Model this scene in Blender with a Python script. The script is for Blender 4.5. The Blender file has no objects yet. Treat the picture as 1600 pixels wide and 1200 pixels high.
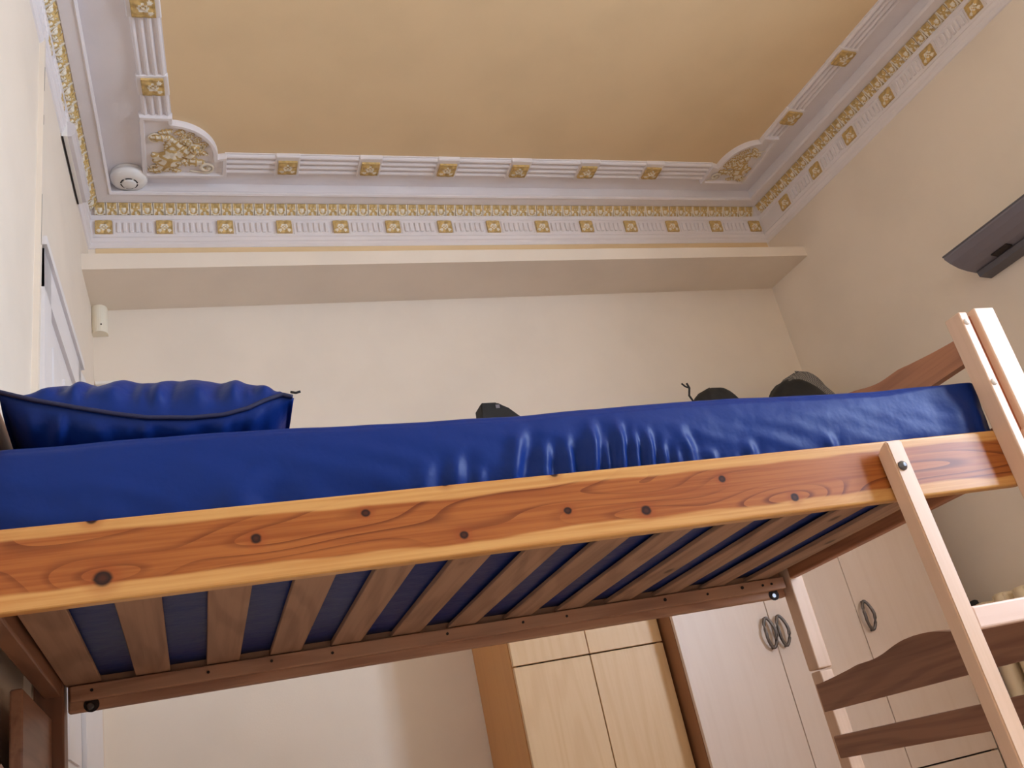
import bpy, bmesh, math, random
from mathutils import Vector, Matrix, noise as mnoise
random.seed(7)
S = bpy.context.scene
COL = S.collection
H0 = 0.85                      # camera height above the floor; all numbers below are measured from the camera
FPX = 1468.73                  # focal length in pixels of the 1600 px wide photograph
R0 = Vector((0.93721115, -0.28357624, -0.20302652))
R1 = Vector((-0.05916357, 0.44442552, -0.89385996))
R2 = Vector((0.34370761, 0.8497473, 0.39974317))

# ------------------------------------------------------------------ camera
cam = bpy.data.cameras.new('camera')
cam.sensor_width = 36.0
cam.lens = FPX / 1600 * 36
cam.clip_start = 0.02
co = bpy.data.objects.new('camera', cam)
COL.objects.link(co)
m = Matrix.Identity(4)
for i in range(3):
    m[i][0] = R0[i]; m[i][1] = -R1[i]; m[i][2] = -R2[i]
m[2][3] = H0
co.matrix_world = m
S.camera = co

# ------------------------------------------------------------------ world, window light, exposure
W = bpy.data.worlds.new('daylight'); S.world = W
W.use_nodes = True
bg = W.node_tree.nodes['Background']
bg.inputs[0].default_value = (0.80, 0.97, 1.22, 1)
bg.inputs[1].default_value = 25.0
WIN = dict(y0=-0.60, y1=0.65, z0=0.50, z1=2.60)     # window in the right wall, beside the camera
la = bpy.data.lights.new('window_daylight', 'AREA')
la.shape = 'RECTANGLE'; la.size = 2.3; la.size_y = 1.3
la.cycles.is_portal = True
lo = bpy.data.objects.new('window_daylight', la); COL.objects.link(lo)
lo.location = (3.69, 0.025, 1.55 + H0)
lo.rotation_euler = (0, math.radians(90), 0)
S.view_settings.view_transform = 'Standard'
S.view_settings.look = 'None'
S.view_settings.exposure = 0.0
S.view_settings.gamma = 1.0
S.view_settings.use_curve_mapping = False
S.cycles.use_denoising = True
S.cycles.max_bounces = 10
S.cycles.diffuse_bounces = 8
S.cycles.sample_clamp_indirect = 8

# ------------------------------------------------------------------ colour and materials
def lin(c):
    return tuple((x / 255 / 12.92) if x / 255 <= 0.04045 else ((x / 255 + 0.055) / 1.055) ** 2.4 for x in c) + (1,)

class NT:
    def __init__(self, name):
        self.m = bpy.data.materials.new(name); self.m.use_nodes = True
        self.t = self.m.node_tree; self.n = self.t.nodes; self.l = self.t.links
        self.b = self.n['Principled BSDF']
    def add(self, kind, **kw):
        nd = self.n.new(kind)
        for k, v in kw.items():
            if k == 'ins':
                for kk, vv in v.items():
                    if isinstance(vv, bpy.types.NodeSocket): self.l.new(vv, nd.inputs[kk])
                    else: nd.inputs[kk].default_value = vv
            else: setattr(nd, k, v)
        return nd
    def math(self, op, a, b=0.0, c=0.0, clamp=False):
        nd = self.n.new('ShaderNodeMath'); nd.operation = op; nd.use_clamp = clamp
        for i, v in enumerate((a, b, c)):
            if isinstance(v, bpy.types.NodeSocket): self.l.new(v, nd.inputs[i])
            else: nd.inputs[i].default_value = v
        return nd.outputs[0]
    def mix(self, f, a, b):
        nd = self.n.new('ShaderNodeMix'); nd.data_type = 'RGBA'
        for i, v in ((0, f), (6, a), (7, b)):
            if isinstance(v, bpy.types.NodeSocket): self.l.new(v, nd.inputs[i])
            else: nd.inputs[i].default_value = v
        return nd.outputs[2]
    def ramp(self, f, lo, hi):      # smooth 0..1 between lo and hi
        nd = self.n.new('ShaderNodeMapRange'); nd.interpolation_type = 'SMOOTHSTEP'
        self.l.new(f, nd.inputs[0]); nd.inputs[1].default_value = lo; nd.inputs[2].default_value = hi
        return nd.outputs[0]
    def coord(self, scale=(1, 1, 1), rand=False):
        tc = self.n.new('ShaderNodeTexCoord')
        mp = self.n.new('ShaderNodeMapping'); self.l.new(tc.outputs['Object'], mp.inputs[0])
        mp.inputs[3].default_value = scale
        out = mp.outputs[0]
        if rand:
            oi = self.n.new('ShaderNodeObjectInfo')
            r = self.math('MULTIPLY', oi.outputs['Random'], 37.0)
            cb = self.n.new('ShaderNodeCombineXYZ')
            for i in range(3): self.l.new(r, cb.inputs[i])
            va = self.n.new('ShaderNodeVectorMath'); va.operation = 'ADD'
            self.l.new(out, va.inputs[0]); self.l.new(cb.outputs[0], va.inputs[1]); out = va.outputs[0]
        return out
    def noise(self, vec, scale, detail=3, rough=.5):
        nd = self.n.new('ShaderNodeTexNoise'); self.l.new(vec, nd.inputs['Vector'])
        nd.inputs['Scale'].default_value = scale; nd.inputs['Detail'].default_value = detail
        nd.inputs['Roughness'].default_value = rough
        return nd.outputs[0]
    def bump(self, h, strength=.2, dist=.002):
        nd = self.n.new('ShaderNodeBump'); self.l.new(h, nd.inputs['Height'])
        nd.inputs['Strength'].default_value = strength; nd.inputs['Distance'].default_value = dist
        self.l.new(nd.outputs[0], self.b.inputs['Normal'])
    def out(self, col, rough=.5, spec=None):
        if isinstance(col, bpy.types.NodeSocket): self.l.new(col, self.b.inputs['Base Color'])
        else: self.b.inputs['Base Color'].default_value = col
        if isinstance(rough, bpy.types.NodeSocket): self.l.new(rough, self.b.inputs['Roughness'])
        else: self.b.inputs['Roughness'].default_value = rough
        if spec is not None: self.b.inputs['Specular IOR Level'].default_value = spec
        return self.m

def paint(name, c, rough=.6, var=.04, bump=.15, scale=3.0):
    t = NT(name); v = t.coord()
    n1 = t.noise(v, scale, 4); n2 = t.noise(v, 140, 2)
    c2 = tuple(x * (1 - var * 3) for x in c[:3]) + (1,)
    col = t.mix(t.ramp(n1, .35, .75), c, c2)
    t.bump(n2, bump, .002)
    return t.out(col, rough)

def wood(name, light, dark, axis=0, knots=True, rough=.45, ring=9.0, strength=.8):
    t = NT(name)
    sc = [7.0, 7.0, 7.0]; sc[axis] = .9
    v = t.coord(tuple(sc), rand=True)
    n1 = t.noise(v, 1.0, 2, .4)
    rings = t.math('SINE', t.math('MULTIPLY', n1, ring * 6.28))
    rings = t.ramp(rings, -.4, 1.0)
    sc2 = [90.0] * 3; sc2[axis] = 2.5
    fine = t.noise(t.coord(tuple(sc2), rand=True), 1.0, 3)
    f = t.math('ADD', t.math('MULTIPLY', rings, .45 * strength), t.math('MULTIPLY', t.ramp(fine, .4, .75), .4 * strength))
    col = t.mix(f, light, dark)
    if knots:
        sk = [9.0] * 3; sk[axis] = 4.0
        vo = t.add('ShaderNodeTexVoronoi', ins={'Vector': t.coord(tuple(sk), rand=True), 'Scale': 1.0})
        k = t.math('SUBTRACT', 1.0, t.ramp(vo.outputs['Distance'], .05, .13))
        col = t.mix(t.math('MULTIPLY', k, .75), col, tuple(x * .25 for x in dark[:3]) + (1,))
    t.bump(fine, .08, .001)
    return t.out(col, rough)

M = {}
M['wall'] = paint('cream_wall_paint', lin((233, 221, 205)), .55, .02)
M['ceil'] = paint('apricot_ceiling_paint', lin((230, 202, 158)), .6, .02)
M['white'] = paint('white_gloss_plaster', lin((232, 226, 226)), .32, .015, .12, 6)
M['door'] = paint('white_door_paint', lin((232, 228, 228)), .35, .015, .08)
M['gold'] = paint('gold_plaster_paint', lin((216, 182, 116)), .4, .10, .4, 60)
M['ivory'] = paint('ivory_plaster_paint', lin((240, 230, 210)), .35, .05, .3, 60)
M['floor'] = wood('floor_boards', lin((196, 176, 158)), lin((176, 154, 136)), 1, False)
M['pine'] = wood('pine_along_x', lin((226, 172, 112)), lin((178, 106, 56)), 0)
M['pine_y'] = wood('pine_along_y', lin((182, 122, 84)), lin((132, 76, 48)), 1)
M['pine_z'] = wood('pine_upright', lin((228, 190, 150)), lin((200, 140, 95)), 2, True, .45, 5, .7)
M['pine_slat'] = wood('rough_pine_slat', lin((172, 136, 110)), lin((130, 96, 76)), 1, True, .7)
M['pine_dark'] = wood('shaded_pine_boards', lin((150, 106, 80)), lin((104, 66, 48)), 1)  # darker copy of the pine, shade under the bunk put into its colour
M['pine_pale'] = wood('pale_sanded_pine', lin((218, 184, 156)), lin((198, 160, 128)), 2, False, .42, 4, .6)
M['pine_dim'] = wood('shade_toned_pine_post', lin((128, 86, 62)), lin((92, 58, 42)), 2, False)  # post colour darkened to carry the shade at the pillow end
M['pine_pale_x'] = wood('pale_sanded_pine_rung', lin((228, 200, 182)), lin((212, 172, 150)), 0, False, .5, 4, .6)
M['pine_groove_shade'] = wood('groove_shade_pine', lin((170, 96, 62)), lin((130, 66, 44)), 2, True)  # shade inside the post groove put into a darker, redder wood colour
M['pine_dull'] = wood('dull_pine_along_x', lin((182, 140, 112)), lin((138, 94, 74)), 0, False, .6)
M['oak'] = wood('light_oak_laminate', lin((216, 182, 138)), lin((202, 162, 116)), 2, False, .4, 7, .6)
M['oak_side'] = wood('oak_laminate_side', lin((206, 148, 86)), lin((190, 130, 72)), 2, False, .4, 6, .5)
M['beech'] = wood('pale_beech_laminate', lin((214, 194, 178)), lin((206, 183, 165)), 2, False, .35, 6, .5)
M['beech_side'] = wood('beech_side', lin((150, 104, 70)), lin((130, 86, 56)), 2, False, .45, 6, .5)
M['dark'] = paint('dark_gap', lin((40, 30, 28)), .8, 0)  # shade of gaps, slots and holes as colour; also small dark parts
M['grey'] = paint('grey_unit_plastic', lin((122, 118, 128)), .5, .02, .05)
M['grey2'] = paint('dark_grey_unit', lin((96, 93, 98)), .6, .05, .3)
M['plastic'] = paint('white_plastic', lin((236, 232, 226)), .4, .01, .02)
M['ivplastic'] = paint('aged_ivory_plastic', lin((236, 228, 208)), .4, .02, .02)
M['radiator'] = paint('cream_radiator_enamel', lin((226, 208, 176)), .4, .02, .05)
M['black'] = paint('black_nylon', lin((40, 40, 40)), .8, .1, .3, 30)

def metal(name, c, rough):
    t = NT(name); v = t.coord(); n = t.noise(v, 80, 2)
    t.b.inputs['Metallic'].default_value = .9
    return t.out(t.mix(n, c, tuple(x * .8 for x in c[:3]) + (1,)), rough)
M['pewter'] = metal('dark_pewter', lin((120, 112, 108)), .4)
M['steel'] = metal('dark_steel', lin((110, 110, 112)), .3)

def make_vinyl(name, c):
    t = NT(name); v = t.coord()
    n1 = t.noise(v, 5, 4); n2 = t.noise(v, 260, 2)
    col = t.mix(n1, c, tuple(x * .8 for x in c[:3]) + (1,))
    nd = t.math('ADD', t.math('MULTIPLY', t.noise(v, 16, 3), 1.0), t.math('MULTIPLY', n2, .03))
    t.bump(nd, .35, .01)
    return t.out(col, .42, .15)
M['vinyl'] = make_vinyl('blue_wipe_clean_vinyl', lin((15, 45, 116)))
M['zip'] = paint('navy_zip_tape', lin((24, 30, 70)), .6, .05, .3, 90)

def make_mesh_fabric():
    t = NT('grey_mesh_fabric'); v = t.coord((1, 1, 1))
    w = t.add('ShaderNodeTexChecker', ins={'Vector': v, 'Scale': 160.0})
    return t.out(t.mix(w.outputs[1], lin((150, 146, 142)), lin((70, 70, 72))), .8)
M['mesh_fabric'] = make_mesh_fabric()

def make_clear():
    t = NT('clear_plastic_cover'); v = t.coord()
    t.b.inputs['Transmission Weight'].default_value = .25
    t.b.inputs['IOR'].default_value = 1.3
    return t.out(t.mix(t.noise(v, 8, 3), lin((240, 234, 234)), lin((226, 218, 218))), .18)
M['clear'] = make_clear()

KNOTS = [(-.105, .416, 1.5), (.115, .450, 1.0), (.290, .472, .85), (.447, .416, .9), (.640, .437, .85), (.789, .421, 1.15),
         (.961, .464, .9), (1.104, .412, 1.0), (-.118, .508, 1.0), (.431, .511, .9), (.631, .508, .9)]
def make_rail_wood():
    t = NT('knotty_pine_front_rail')
    tc = t.add('ShaderNodeTexCoord'); v = tc.outputs['Object']
    sp = t.add('ShaderNodeSeparateXYZ', ins={0: v}); X, Z = sp.outputs[0], sp.outputs[2]
    # heartwood band between pale sapwood edges (object coordinates measured from the rail's lower edge)
    wob = t.noise(t.coord((2.2, 1, 1)), 1.6, 2)
    wob = t.math('MULTIPLY', t.math('SUBTRACT', wob, .5), .035)
    lo_e = t.math('SUBTRACT', t.math('ADD', Z, wob), .024)
    hi_e = t.math('SUBTRACT', .103, t.math('ADD', Z, t.math('MULTIPLY', wob, .8)))
    edge = t.math('MINIMUM', lo_e, hi_e)
    heart = t.ramp(edge, -.003, .003)
    warp = None
    for kx, kz, r in KNOTS:           # the grain bends round every knot
        dx = t.math('MULTIPLY', t.math('SUBTRACT', X, kx), 9.0)
        dz = t.math('MULTIPLY', t.math('SUBTRACT', Z, kz - .3825), 34.0)
        d2 = t.math('ADD', t.math('MULTIPLY', dx, dx), t.math('MULTIPLY', dz, dz))
        e = t.math('MULTIPLY', t.math('POWER', 2.718, t.math('MULTIPLY', d2, -1.0)), r)
        warp = e if warp is None else t.math('ADD', warp, e)
    base = t.noise(t.coord((1.5, 1, 9.0)), 1.0, 1, .35)
    field = t.math('ADD', t.math('MULTIPLY', base, 1.0), t.math('MULTIPLY', warp, .16))
    fr = t.math('FRACT', t.math('MULTIPLY', field, 12.0))
    line = t.ramp(fr, .62, .97)
    area = t.ramp(t.noise(t.coord((1.1, 1, 11)), 1.0, 2), .36, .60)
    line = t.math('MULTIPLY', line, area)
    fine = t.noise(t.coord((3.0, 30, 130)), 1.0, 3)
    hc = t.mix(t.ramp(fine, .35, .7), lin((164, 96, 44)), lin((142, 74, 30)))
    hc = t.mix(t.math('MULTIPLY', line, .8), hc, lin((96, 38, 12)))
    scol = t.mix(t.ramp(fine, .35, .7), lin((202, 152, 90)), lin((188, 132, 72)))
    scol = t.mix(t.math('MULTIPLY', line, .15), scol, lin((176, 112, 62)))
    col = t.mix(heart, scol, hc)
    for kx, kz, r in KNOTS:
        dx = t.math('DIVIDE', t.math('SUBTRACT', X, kx), .0095 * r)
        dz = t.math('DIVIDE', t.math('SUBTRACT', Z, kz - .3825), .0085 * r)
        d = t.math('SQRT', t.math('ADD', t.math('MULTIPLY', dx, dx), t.math('MULTIPLY', dz, dz)))
        d = t.math('ADD', d, t.math('MULTIPLY', t.math('SUBTRACT', fine, .5), .5))
        halo = t.math('SUBTRACT', 1.0, t.ramp(d, .9, 2.6))
        col = t.mix(t.math('MULTIPLY', halo, .4), col, lin((140, 62, 26)))
        core = t.math('SUBTRACT', 1.0, t.ramp(d, .65, 1.15))
        kc = t.mix(t.ramp(d, .1, .8), lin((70, 30, 16)), lin((30, 12, 8)))
        col = t.mix(core, col, kc)
    t.bump(fine, .06, .001)
    return t.out(col, .34, .28)
M['rail'] = make_rail_wood()

# ------------------------------------------------------------------ mesh helpers (all coordinates from the camera point)
ORI = {}; ROT = {}
def origin_of(o):
    v = Vector((0, 0, 0))
    while o is not None:
        v = v + Vector(ORI[o.name]); o = o.parent
    return v
def props(o, label=None, cat=None, group=None, kind=None):
    for k, v in (('label', label), ('category', cat), ('group', group), ('kind', kind)):
        if v: o[k] = v
    return o
def link(o, parent, loc):
    COL.objects.link(o)
    if parent is None:
        o.location = Vector(loc) + Vector((0, 0, H0)); ORI[o.name] = tuple(loc)
    else:
        o.parent = parent; rel = Vector(loc) - origin_of(parent)
        o.location = rel; ORI[o.name] = tuple(rel)
def empty(name, loc, label=None, cat=None, group=None, kind=None):
    o = bpy.data.objects.new(name, None); o.empty_display_size = .1
    link(o, None, loc); return props(o, label, cat, group, kind)
def obj(name, bm, mats, parent=None, loc=None, smooth=False, label=None, cat=None, group=None, kind=None):
    me = bpy.data.meshes.new(name)
    if loc is None:
        vs = [v.co for v in bm.verts]
        lo_ = Vector([min(c[i] for c in vs) for i in range(3)]); hi_ = Vector([max(c[i] for c in vs) for i in range(3)])
        loc = ((lo_.x + hi_.x) / 2, (lo_.y + hi_.y) / 2, lo_.z)
    off = Vector(loc)
    for v in bm.verts: v.co -= off
    bmesh.ops.recalc_face_normals(bm, faces=bm.faces)
    bm.to_mesh(me); bm.free()
    for mm in (mats if isinstance(mats, (list, tuple)) else [mats]): me.materials.append(M[mm])
    if smooth:
        for p in me.polygons: p.use_smooth = True
    o = bpy.data.objects.new(name, me)
    link(o, parent, loc)
    return props(o, label, cat, group, kind)
def inst(name, me, parent, mat4):      # one more object on a shared mesh
    o = bpy.data.objects.new(name, me)
    loc = mat4.to_translation(); rel = loc - origin_of(parent); ORI[o.name] = tuple(rel)
    COL.objects.link(o); o.parent = parent
    ROT[o.name] = mat4.to_3x3()
    pr = ROT.get(parent.name, Matrix.Identity(3)).to_4x4().inverted()
    o.matrix_local = pr @ Matrix.Translation(rel) @ mat4.to_3x3().to_4x4()
    return o
def add_box(bm, x0, x1, y0, y1, z0, z1, bev=0.0, seg=1, mi=0):
    b = bmesh.new()
    bmesh.ops.create_cube(b, size=1)
    for v in b.verts:
        v.co = Vector((x0 + (v.co.x + .5) * (x1 - x0), y0 + (v.co.y + .5) * (y1 - y0), z0 + (v.co.z + .5) * (z1 - z0)))
    if bev: bmesh.ops.bevel(b, geom=list(b.edges), offset=bev, segments=seg, profile=.5, affect='EDGES')
    merge(bm, b, mi)
def merge(bm, b, mi=0):
    vm = {v: bm.verts.new(v.co) for v in b.verts}
    for f in b.faces:
        try:
            nf = bm.faces.new([vm[v] for v in f.verts]); nf.material_index = mi if mi else f.material_index; nf.smooth = f.smooth
        except ValueError: pass
    b.free()
def box(*a, **k):
    bm = bmesh.new(); add_box(bm, *a, **k); return bm
def add_prism(bm, pts, vec, mi=0):      # closed polygon of 3D points extruded along vec
    a = [bm.verts.new(p) for p in pts]; b = [bm.verts.new(Vector(p) + Vector(vec)) for p in pts]
    n = len(pts)
    fs = [bm.faces.new(a), bm.faces.new(list(reversed(b)))]
    for i in range(n): fs.append(bm.faces.new((a[i], b[i], b[(i + 1) % n], a[(i + 1) % n])))
    for f in fs: f.material_index = mi
def prism(pts, vec):
    bm = bmesh.new(); add_prism(bm, pts, vec); return bm
def add_tube(bm, pts, r, seg=8, closed=False, sx=1.0, mi=0):
    pts = [Vector(p) for p in pts]; n = len(pts); rings = []
    up = Vector((0, 0, 1))
    for i in range(n):
        a = pts[(i - 1) % n] if (closed or i > 0) else pts[i]; c = pts[(i + 1) % n] if (closed or i < n - 1) else pts[i]
        t = (c - a).normalized()
        u = up if abs(t.dot(up)) < .95 else Vector((1, 0, 0))
        s = t.cross(u).normalized(); w = s.cross(t)
        rr = r(i / max(1, n - 1)) if callable(r) else r
        rings.append([bm.verts.new(pts[i] + s * math.cos(2 * math.pi * k / seg) * rr * sx + w * math.sin(2 * math.pi * k / seg) * rr) for k in range(seg)])
    for i in range(n if closed else n - 1):
        A, B = rings[i], rings[(i + 1) % n]
        for k in range(seg):
            f = bm.faces.new((A[k], A[(k + 1) % seg], B[(k + 1) % seg], B[k])); f.material_index = mi; f.smooth = True
    if not closed:
        bm.faces.new(list(reversed(rings[0]))).material_index = mi; bm.faces.new(rings[-1]).material_index = mi
def add_lathe(bm, prof, c, axis, seg=24, mi=0):     # prof: (radius, height along axis)
    axis = Vector(axis).normalized(); u = axis.orthogonal().normalized(); w = axis.cross(u); c = Vector(c); rings = []
    for r, h in prof:
        rings.append([bm.verts.new(c + axis * h + (u * math.cos(2 * math.pi * k / seg) + w * math.sin(2 * math.pi * k / seg)) * max(r, 1e-5)) for k in range(seg)])
    for A, B in zip(rings, rings[1:]):
        for k in range(seg):
            f = bm.faces.new((A[k], A[(k + 1) % seg], B[(k + 1) % seg], B[k])); f.material_index = mi; f.smooth = True
    bm.faces.new(rings[0]).material_index = mi; bm.faces.new(list(reversed(rings[-1]))).material_index = mi
def ray(u, v):
    a, b = u - 800, v - 600
    return Vector([R0[i] * a + R1[i] * b + R2[i] * FPX for i in range(3)])

# ------------------------------------------------------------------ room shell
YB, YU = 3.85, 3.757                     # lower back wall, upper back wall (above the boxed beam)
ZF, ZC = -H0, 2.84
YF = -2.6
def lx(y): return -.290 - .0307 * (YU - y)
def rx(y): return 3.235 + .0708 * (YU - y)
obj('floor', box(lx(YF) - .2, rx(YF) + .2, YF - .2, YB + .2, ZF - .1, ZF), 'floor', kind='structure', label='brown boarded floor of the room')
# left wall
obj('wall_left', prism([(lx(YF), YF, ZF), (lx(YB), YB, ZF), (lx(YB) - .2, YB, ZF), (lx(YF) - .2, YF, ZF)], (0, 0, ZC - ZF)), 'wall', kind='structure', label='cream side wall with the white door')
# right wall with the window opening
def wallbox(bm, y0, y1, z0, z1):
    add_prism(bm, [(rx(y0), y0, z0), (rx(y1), y1, z0), (rx(y1) + .2, y1, z0), (rx(y0) + .2, y0, z0)], (0, 0, z1 - z0))
bm = bmesh.new()
wallbox(bm, YF, WIN['y0'], ZF, ZC); wallbox(bm, WIN['y1'], YB, ZF, ZC)
wallbox(bm, WIN['y0'], WIN['y1'], ZF, WIN['z0']); wallbox(bm, WIN['y0'], WIN['y1'], WIN['z1'], ZC)
obj('wall_right', bm, 'wall', kind='structure', label='cream side wall beyond the bed')
xw = rx(.025) + .08
wroot = empty('window_1', (xw, .025, WIN['z0']), kind='structure')
bm = bmesh.new()
for y in (WIN['y0'], .025, WIN['y1']): add_box(bm, xw - .03, xw + .03, y - .035, y + .035, WIN['z0'], WIN['z1'])
for z in (WIN['z0'] + .03, 1.9, WIN['z1'] - .03): add_box(bm, xw - .025, xw + .025, WIN['y0'], WIN['y1'], z - .03, z + .03)
obj('window_frame', bm, 'door', wroot)
obj('wall_front', prism([(lx(YF) - .2, YF, ZF), (rx(YF) + .2, YF, ZF), (rx(YF) + .2, YF - .2, ZF), (lx(YF) - .2, YF - .2, ZF)], (0, 0, ZC - ZF)), 'wall', kind='structure')
# back wall: lower wall and slightly nearer upper wall
wb = empty('wall_back', (1.5, YB, ZF), kind='structure')
props(wb, 'cream end wall under the plaster cornice')
obj('lower_wall', box(lx(YB) - .2, rx(YB) + .2, YB, YB + .2, ZF, 2.37), 'wall', wb)
obj('upper_wall', box(lx(YU) - .2, rx(YU) + .2, YU, YB + .2, 2.37, ZC), 'wall', wb)
obj('apricot_strip', box(lx(YU) + .03, rx(YU) - .01, YU - .003, YU + .01, 2.38, 2.56), 'ceil', wb, label='apricot painted strip between the beam and the cornice')
# boxed beam
obj('trim_1', prism([(lx(3.52), 3.52, 2.288), (rx(3.52), 3.52, 2.304), (rx(3.52), 3.52, 2.361), (lx(3.52), 3.52, 2.364)], (0, YB - 3.52 + .01, 0)), 'wall', kind='structure', label='cream boxed-in beam running across the end wall')
# ceiling
ce = empty('ceiling', (1.5, .6, ZC), kind='structure')
props(ce, 'high ceiling with a white border and an apricot field')
obj('white_border', box(lx(YF) - .2, rx(YF) + .2, YF - .2, YB + .2, ZC, ZC + .1), 'white', ce, label='white outer border of the ceiling')
obj('apricot_field', prism([(.075, 3.30, ZC - .004), (.13, 3.46, ZC - .004), (2.86, 3.45, ZC - .004), (2.98, 3.30, ZC - .004), (3.44, YF + .35, ZC - .004), (-.16, YF + .35, ZC - .004)], (0, 0, .02)), 'ceil', ce, label='apricot painted field of the ceiling')

# ------------------------------------------------------------------ cornice
PROF = [(0, 2.546), (.006, 2.549), (.013, 2.560), (.013, 2.571), (.018, 2.576), (.022, 2.592), (.014, 2.600), (.009, 2.606), (.010, 2.612),
        (.012, 2.690), (.017, 2.694), (.017, 2.716), (.010, 2.722), (.042, 2.763), (.047, 2.766), (.050, 2.762), (.098, 2.768), (.104, 2.763), (.112, 2.769), (.113, 2.776),
        (.106, 2.784), (.094, 2.790), (.090, ZC + .001)]
CORN = [Vector((lx(YF), YF)), Vector((lx(YU), YU)), Vector((rx(YU), YU)), Vector((rx(YF), YF))]
def inward(d):
    out = []
    n = 4
    for i in range(n):
        a, b, c = CORN[i - 1], CORN[i], CORN[(i + 1) % n]
        t1 = (b - a).normalized(); t2 = (c - b).normalized()
        n1 = Vector((t1.y, -t1.x)); n2 = Vector((t2.y, -t2.x))
        k = (n1 + n2) / (1 + n1.dot(n2))
        out.append(b + k * d)
    return out
cor = empty('trim_2', (1.5, YU, 2.54), kind='structure')
props(cor, 'white plaster cornice with gilded leaf band and rosettes')
bm = bmesh.new()
loops = []
for d, z in PROF: loops.append([bm.verts.new((p.x, p.y, z)) for p in inward(d)])
for A, B in zip(loops, loops[1:]):
    for i in range(4): bm.faces.new((A[i], A[(i + 1) % 4], B[(i + 1) % 4], B[i]))
obj('cornice_moulding', bm, 'white', cor, label='white run moulding of the cornice')

def height_mesh(name, nx, ny, sx, sy, hf, cf, mats, base=-.004):
    bm = bmesh.new(); g = []
    for j in range(ny + 1):
        g.append([bm.verts.new(((i / nx - .5) * sx, (j / ny - .5) * sy, hf(2 * i / nx - 1, 2 * j / ny - 1))) for i in range(nx + 1)])
    for j in range(ny):
        for i in range(nx):
            f = bm.faces.new((g[j][i], g[j][i + 1], g[j + 1][i + 1], g[j + 1][i])); f.smooth = True
            f.material_index = cf((2 * (i + .5) / nx - 1), (2 * (j + .5) / ny - 1))
    rim = [g[0][i] for i in range(nx + 1)] + [g[j][nx] for j in range(1, ny + 1)] + [g[ny][i] for i in range(nx - 1, -1, -1)] + [g[j][0] for j in range(ny - 1, 0, -1)]
    low = [bm.verts.new((v.co.x, v.co.y, base)) for v in rim]
    for k in range(len(rim)): bm.faces.new((rim[k], low[k], low[(k + 1) % len(rim)], rim[(k + 1) % len(rim)]))
    bm.faces.new(low)
    bmesh.ops.recalc_face_normals(bm, faces=bm.faces)
    me = bpy.data.meshes.new(name); bm.to_mesh(me); bm.free()
    for mm in mats: me.materials.append(M[mm])
    return me
def ros_h(x, y):
    r = math.hypot(x, y); a = math.atan2(y, x)
    pet = (.5 + .5 * math.cos(4 * (a - math.pi / 4))) ** .6
    h = .004 + .009 * pet * math.exp(-((r - .72) / .38) ** 2)
    h += .013 * math.exp(-(r / .17) ** 2) + .007 * math.exp(-((r - .38) / .10) ** 2)
    edge = max(abs(x), abs(y))
    return h + (.006 if edge > .93 else 0)
def ros_c(x, y):
    r = math.hypot(x, y); a = math.atan2(y, x)
    if .55 < r < 1.0 and math.cos(4 * (a - math.pi / 4)) > .45 and y < .15: return 1
    if .26 < r < .46 or r < .12: return 1
    return 0
ROS_S = height_mesh('rosette', 16, 16, .070, .066, ros_h, ros_c, ['gold', 'ivory'])
ROS_F = height_mesh('rosette', 16, 16, .084, .084, ros_h, ros_c, ['gold', 'ivory'])
# leaf-and-dart unit of the gilded band
def unit_h(x, y):
    r = math.hypot(x * 1.05, (y + .15) * .95)
    h = .003 + .012 * math.exp(-(r / .42) ** 2) + .010 * math.exp(-((r - .82) / .16) ** 2)
    h += .008 * math.exp(-((abs(x) - .95) / .12) ** 2) * (1 - .5 * y)
    return h + .003 * math.sin(9 * math.atan2(y + .15, x)) * math.exp(-((r - .8) / .3) ** 2)
def unit_c(x, y):
    r = math.hypot(x * 1.05, (y + .15) * .95)
    return 1 if (r < .40 and y < .12) or (abs(x) > .8) or (.66 < r < .98 and y < -.1) else 0
UNIT = [height_mesh('leaf_ornament', 10, 10, .047, .055, unit_h, unit_c, ['gold', 'ivory'])]
def unit_h2(x, y):
    r = math.hypot(x, y)
    a = math.atan2(y, x)
    return .004 + .011 * (.5 + .5 * math.cos(5 * a + 1.2)) * math.exp(-((r - .6) / .35) ** 2) + .009 * math.exp(-(r / .25) ** 2) + .006 * (abs(x) > .85)
def unit_c2(x, y):
    r = math.hypot(x, y); a = math.atan2(y, x)
    return 1 if (.35 < r < .95 and math.cos(5 * a + 1.2) > .1 and y < .35) or abs(x) > .8 else 0
UNIT.append(height_mesh('leaf_ornament', 10, 10, .047, .055, unit_h2, unit_c2, ['gold', 'ivory']))
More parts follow.
